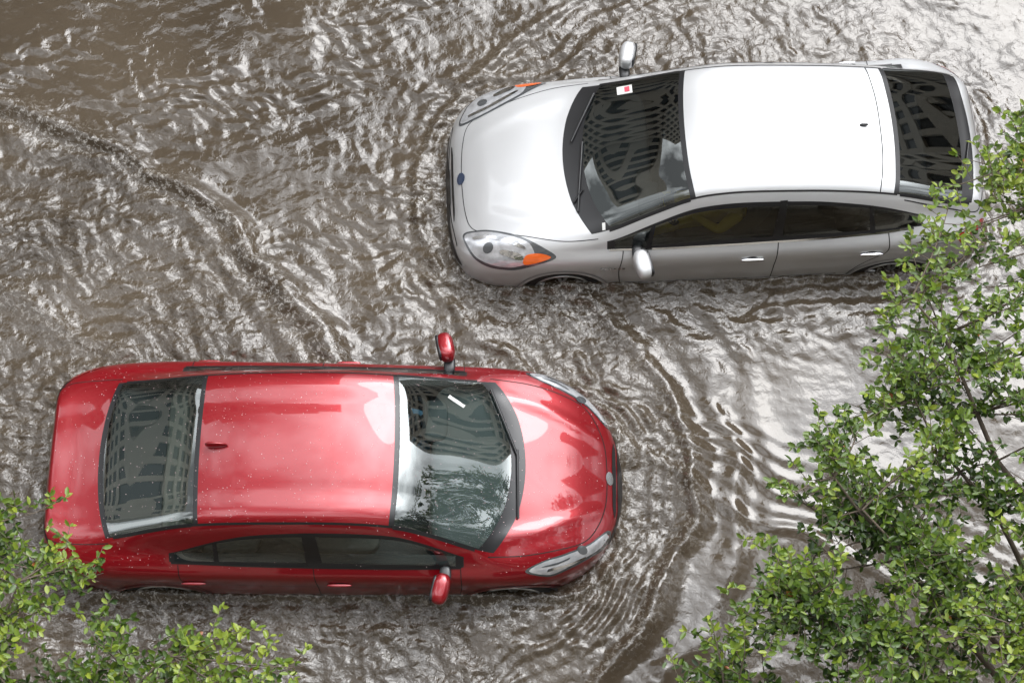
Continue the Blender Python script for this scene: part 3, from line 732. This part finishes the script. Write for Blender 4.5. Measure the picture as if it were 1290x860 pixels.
# ------------------------------------------------------------------ office buildings (seen mirrored in the glass and paint)
M_CONC = simple('facade_concrete', (.45, .41, .35), .8, noise=.15, nscale=.5)
M_WIN = simple('window_glass', (.03, .035, .04), .1)
def box(V, F, MI, x0, x1, y0, y1, z0, z1, mi):
    o = len(V); V += [(x0,y0,z0),(x1,y0,z0),(x1,y1,z0),(x0,y1,z0),(x0,y0,z1),(x1,y0,z1),(x1,y1,z1),(x0,y1,z1)]
    for q in ((0,3,2,1),(4,5,6,7),(0,1,5,4),(1,2,6,5),(2,3,7,6),(3,0,4,7)): F.append(tuple(i + o for i in q)); MI.append(mi)
def building(name, x0, x1, y0, y1, h, steps=()):
    V, F, MI = [], [], []
    box(V, F, MI, x0, x1, y0, y1, -1, h, 1)
    fl = 3.4; bay = 3.0; e = .45
    k = 0
    while k * fl < h - 1:
        z = k * fl - .4; box(V, F, MI, x0 - e, x1 + e, y0 - e, y1 + e, z, z + 1.35, 0); k += 1
    box(V, F, MI, x0 - e, x1 + e, y0 - e, y1 + e, h - .6, h + .9, 0)
    n = int((x1 - x0) / bay)
    for i in range(n + 1):
        x = x0 + (x1 - x0) * i / n
        for yy in (y0, y1): box(V, F, MI, x - .5, x + .5, yy - e + .05 if yy == y0 else yy - .1, yy + .1 if yy == y0 else yy + e - .05, -1, h + .5, 0)
    n = int((y1 - y0) / bay)
    for i in range(n + 1):
        y = y0 + (y1 - y0) * i / n
        for xx in (x0, x1): box(V, F, MI, xx - e + .05 if xx == x0 else xx - .1, xx + .1 if xx == x0 else xx + e - .05, y - .5, y + .5, -1, h + .5, 0)
    for (a0, a1, b0, b1, hh) in steps: box(V, F, MI, a0, a1, b0, b1, h, h + hh, 0)
    add_mesh(name, V, F, [M_CONC, M_WIN], None, False, MI)
building('office_building', -36, -2, 26, 50, 50, [(-30, -22, 27, 44, 7), (-14, -8, 27, 40, 5)])
building('office_building.001', -62, -38, 6, 60, 38, [(-58, -44, 20, 40, 5)])
building('office_building.002', -45, 45, -34, -9.5, 20)
building('office_building.003', 28, 50, 16, 60, 34)

# ------------------------------------------------------------------ trees
M_BARK = simple('bark', (.12, .095, .07), .9, noise=.35, nscale=18)
mleaf = bpy.data.materials.new('leaf'); mleaf.use_nodes = True
nt = mleaf.node_tree; b = nt.nodes['Principled BSDF']; L = nt.links.new
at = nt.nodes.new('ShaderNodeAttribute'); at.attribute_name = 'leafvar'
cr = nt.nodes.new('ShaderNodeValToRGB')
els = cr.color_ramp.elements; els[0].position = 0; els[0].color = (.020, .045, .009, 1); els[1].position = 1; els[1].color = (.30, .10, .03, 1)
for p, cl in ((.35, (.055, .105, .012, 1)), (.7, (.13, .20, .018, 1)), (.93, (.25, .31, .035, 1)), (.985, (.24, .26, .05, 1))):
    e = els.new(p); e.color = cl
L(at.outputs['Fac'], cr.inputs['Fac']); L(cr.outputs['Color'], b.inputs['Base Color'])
b.inputs['Roughness'].default_value = .38
tl_ = nt.nodes.new('ShaderNodeBsdfTranslucent'); L(cr.outputs['Color'], tl_.inputs['Color'])
ms = nt.nodes.new('ShaderNodeMixShader'); ms.inputs[0].default_value = .25
L(b.outputs[0], ms.inputs[1]); L(tl_.outputs[0], ms.inputs[2]); L(ms.outputs[0], nt.nodes['Material Output'].inputs[0])

def tree(name, cx, cy, ztop, zedge, prof, seed, nl=30, nspray=620, ntw=7, nleaf=10, gap=.0, thin=.45):
    r = random.Random(seed); par = empty(name, (0, 0, 0)); parts = []
    pa = np.array([p[0] for p in prof], float); pr_ = np.array([p[1] for p in prof], float)
    Rf = lambda az: float(np.interp(math.degrees(az) % 360, np.concatenate([pa - 360, pa, pa + 360]), np.concatenate([pr_] * 3)))
    zf = lambda fr: ztop - fr ** 2 * (ztop - zedge)
    top = Vector((cx, cy, 2.3))
    parts.append(tube([(cx, cy, -.5), (cx + .03, cy, .6), (cx - .02, cy + .03, 1.4), top], [.17, .13, .115, .10], 10))
    qb = lambda a, b_, c_, t: a * (1 - t) ** 2 + b_ * 2 * t * (1 - t) + c_ * t * t
    NP, = [[]]
    for i in range(nl):
        az = 2 * math.pi * i * .381966 + r.uniform(-.2, .2)
        fr = math.sqrt((i + .6) / nl) if i < nl * .4 else r.uniform(.80, .95)
        rad = Rf(az) * fr
        end = Vector((cx + rad * math.cos(az), cy + rad * math.sin(az), zf(fr) - .12 + r.uniform(-.2, .1)))
        st = Vector((cx, cy, r.uniform(1.6, 2.3)))
        mid = st.lerp(end, .5) + Vector((r.uniform(-.35, .35), r.uniform(-.35, .35), .35))
        path = [qb(st, mid, end, t) + Vector((r.uniform(-.035, .035), r.uniform(-.035, .035), r.uniform(-.02, .02))) for t in np.linspace(0, 1, 14)]
        parts.append(tube(path, list(np.linspace(.042, .006, 14)), 6))
        NP += path[3:]
    NPa = np.array([tuple(p) for p in NP])
    LP, LD = [], []
    done = 0; tries = 0
    while done < nspray and tries < 30000:
        tries += 1
        az = r.uniform(0, 2 * math.pi); fr = math.sqrt(r.random()) * 1.0; rad = Rf(az) * fr
        x = cx + rad * math.cos(az); y = cy + rad * math.sin(az)
        g = math.sin(x * 3.1 + seed + 1.2 * math.sin(y * 2.3)) * math.sin(y * 3.7 + 1.1 * math.sin(x * 2.9 + seed)) + .5 * math.sin(x * 7.3 + y * 5.1)
        if g < -.40 + gap + thin * max(0, (fr - .8) / .2) and r.random() < .80: continue
        z = zf(fr) + r.uniform(-.95, .12) * (1 - .3 * fr)
        e = Vector((x, y, z))
        dd = np.linalg.norm(NPa - np.array([x, y, z - .15]), axis=1); dd = dd + np.where(NPa[:, 2] > z + .1, .4, 0)
        j = int(np.argmin(dd)); p = Vector(NPa[j])
        if (e - p).length < .15: e = p + (e - p).normalized() * .2
        mm = p.lerp(e, .5) + Vector((r.uniform(-.06, .06), r.uniform(-.06, .06), r.uniform(-.03, .05)))
        d = (e - p).normalized()
        parts.append(tube([qb(p, mm, e, u) for u in np.linspace(0, 1, 6)], list(np.linspace(.007, .0025, 6)), 4))
        Ln = (e - p).length; lo_ = max(0.12, 1 - .46 / Ln)
        for q in range(ntw):
            u = lo_ + (1 - lo_) * (q + r.random()) / ntw; u = min(u, 1); p2 = qb(p, mm, e, u)
            a2 = r.uniform(0, 6.283); d2 = (d * .6 + Vector((math.cos(a2), math.sin(a2), r.uniform(-.2, .6)))).normalized()
            l2 = r.uniform(.08, .22); e2 = p2 + d2 * l2
            parts.append(tube([p2, p2.lerp(e2, .5) + Vector((0, 0, .008)), e2], [.003, .0025, .0018], 3))
            for zz in range(nleaf):
                w_ = 1 - (r.random() ** 1.4) * .9
                LP.append(tuple(p2.lerp(e2, w_))); a3 = zz * 2.4 + r.uniform(-.4, .4)
                ld = d2 * (.55 if w_ > .8 else .25) + Vector((math.cos(a3), math.sin(a3), r.uniform(-.25, .5)))
                LD.append(tuple(ld))
        done += 1
    Vb, Fb = merge(parts); add_mesh('trunk_and_branches', Vb, Fb, M_BARK, par)
    rn = np.random.RandomState(seed)
    P = np.array(LP); D = np.array(LD); D /= np.linalg.norm(D, axis=1)[:, None]; n = len(P)
    U = np.array([0, 0, 1.0]) + rn.normal(0, .42, (n, 3)); S = np.cross(D, U); S /= np.linalg.norm(S, axis=1)[:, None] + 1e-9
    Nn = np.cross(S, D)
    ln = rn.uniform(.030, .062, n)[:, None]; wd = ln * rn.uniform(.20, .29, n)[:, None]
    fold = wd * .35; crv = ln * rn.uniform(-.15, .05, n)[:, None]
    v0 = P; v1 = P + D*ln*.32 + S*wd*.92 + Nn*fold; v2 = P + D*ln*.72 + S*wd*.85 + Nn*(fold+crv*.5)
    v3 = P + D*ln + Nn*crv; v4 = P + D*ln*.72 - S*wd*.85 + Nn*(fold+crv*.5); v5 = P + D*ln*.32 - S*wd*.92 + Nn*fold
    V = np.stack([v0, v1, v2, v3, v4, v5], 1).reshape(-1, 3); base_ = (np.arange(n) * 6)[:, None]
    F = np.concatenate([base_ + np.array([0, 3, 2, 1]), base_ + np.array([0, 5, 4, 3])], 1).reshape(-1, 4)
    me = raw_mesh('leaves', V, F)
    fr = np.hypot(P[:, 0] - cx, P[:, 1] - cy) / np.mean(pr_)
    canopy_light = np.clip(1 - (ztop - fr ** 2 * (ztop - zedge) + .15 - P[:, 2]) / 1.0, 0, 1)  # canopy shading painted into leaf colour: bright at crown top, dark beneath
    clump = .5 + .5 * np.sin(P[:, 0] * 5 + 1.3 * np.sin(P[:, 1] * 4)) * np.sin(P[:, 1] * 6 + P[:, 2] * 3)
    lv = np.clip(.10 + .48 * canopy_light + .26 * clump + rn.normal(0, .18, n), 0, .93)
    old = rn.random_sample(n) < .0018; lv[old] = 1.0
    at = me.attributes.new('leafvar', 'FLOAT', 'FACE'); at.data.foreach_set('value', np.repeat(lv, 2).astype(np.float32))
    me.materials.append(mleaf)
    ob = bpy.data.objects.new('leaves', me); COL.objects.link(ob); ob.parent = par
    return par
tree('street_tree', 4.05, -4.15, 5.0, 4.1, [(0, 3.3), (80, 4.0), (104, 4.2), (112, 3.9), (120, 3.5), (128, 3.15), (136, 3.2), (147, 3.0), (155, 3.0), (163, 3.0), (173, 3.35), (181, 3.5), (230, 3.2), (300, 3.3)], 5, nl=44, nspray=1750, gap=-.1, thin=.35)
tree('street_tree.001', -4.35, -5.2, 4.9, 4.2, [(0, 3.0), (18, 3.3), (26, 3.7), (32, 3.5), (38, 2.95), (45, 2.9), (53, 3.25), (63, 3.25), (75, 2.9), (180, 2.8)], 9, nl=30, nspray=820, gap=-.15, thin=.2)

# ------------------------------------------------------------------ world, sun, camera
S = Vector((.30, .52, .80)).normalized()
w = bpy.data.worlds.new('World'); scene.world = w; w.use_nodes = True
nt = w.node_tree; L = nt.links.new; bg = nt.nodes['Background']
sky = nt.nodes.new('ShaderNodeTexSky'); sky.sky_type = 'NISHITA'; sky.sun_disc = False
sky.sun_elevation = math.asin(S.z); sky.sun_rotation = math.atan2(S.x, S.y)
hs = nt.nodes.new('ShaderNodeHueSaturation'); hs.inputs['Saturation'].default_value = .25; L(sky.outputs[0], hs.inputs['Color'])
tc = nt.nodes.new('ShaderNodeTexCoord'); sep = nt.nodes.new('ShaderNodeSeparateXYZ'); L(tc.outputs['Generated'], sep.inputs[0])
cn = nt.nodes.new('ShaderNodeTexNoise'); cn.inputs['Scale'].default_value = 4.0; cn.inputs['Detail'].default_value = 6; L(tc.outputs['Generated'], cn.inputs['Vector'])
mr = nt.nodes.new('ShaderNodeMapRange'); mr.inputs['From Min'].default_value = .40; mr.inputs['From Max'].default_value = .60
mr.inputs['To Min'].default_value = 7; mr.inputs['To Max'].default_value = 40; L(cn.outputs['Fac'], mr.inputs['Value'])
el = nt.nodes.new('ShaderNodeMapRange'); el.inputs['From Min'].default_value = 0; el.inputs['From Max'].default_value = 1
el.inputs['To Min'].default_value = .42; el.inputs['To Max'].default_value = 1.0; L(sep.outputs['Z'], el.inputs['Value'])
ml = nt.nodes.new('ShaderNodeMath'); ml.operation = 'MULTIPLY'; L(mr.outputs[0], ml.inputs[0]); L(el.outputs[0], ml.inputs[1])
dt = nt.nodes.new('ShaderNodeVectorMath'); dt.operation = 'DOT_PRODUCT'; dt.inputs[1].default_value = tuple(S); L(tc.outputs['Generated'], dt.inputs[0])
au = nt.nodes.new('ShaderNodeMapRange'); au.interpolation_type = 'SMOOTHERSTEP'; au.inputs['From Min'].default_value = .82; au.inputs['From Max'].default_value = 1.0
au.inputs['To Min'].default_value = 0; au.inputs['To Max'].default_value = 75; L(dt.outputs['Value'], au.inputs['Value'])
ad = nt.nodes.new('ShaderNodeMath'); ad.operation = 'ADD'; L(ml.outputs[0], ad.inputs[0]); L(au.outputs[0], ad.inputs[1])
cc = nt.nodes.new('ShaderNodeVectorMath'); cc.operation = 'SCALE'; cc.inputs[0].default_value = (.97, .99, 1.03); L(ad.outputs[0], cc.inputs['Scale'])
mx = nt.nodes.new('ShaderNodeMixRGB'); mx.inputs['Fac'].default_value = .85; L(hs.outputs[0], mx.inputs['Color1']); L(cc.outputs[0], mx.inputs['Color2'])
L(mx.outputs[0], bg.inputs['Color']); bg.inputs['Strength'].default_value = .11

ld = bpy.data.lights.new('sun', 'SUN'); ld.energy = 1.1; ld.angle = math.radians(24); ld.color = (1, .97, .93)
lo = bpy.data.objects.new('sun', ld); COL.objects.link(lo); lo.rotation_euler = S.to_track_quat('Z', 'Y').to_euler(); lo.location = S * 60

cd = bpy.data.cameras.new('camera'); cam = bpy.data.objects.new('camera', cd); COL.objects.link(cam)
D = 15.6; T = math.radians(22)
cam.location = (0, -D * math.sin(T), D * math.cos(T)); cam.rotation_euler = (T, 0, 0)
cd.sensor_width = 36; cd.lens = 67.2; cd.clip_end = 2000; cd.clip_start = .1
scene.camera = cam
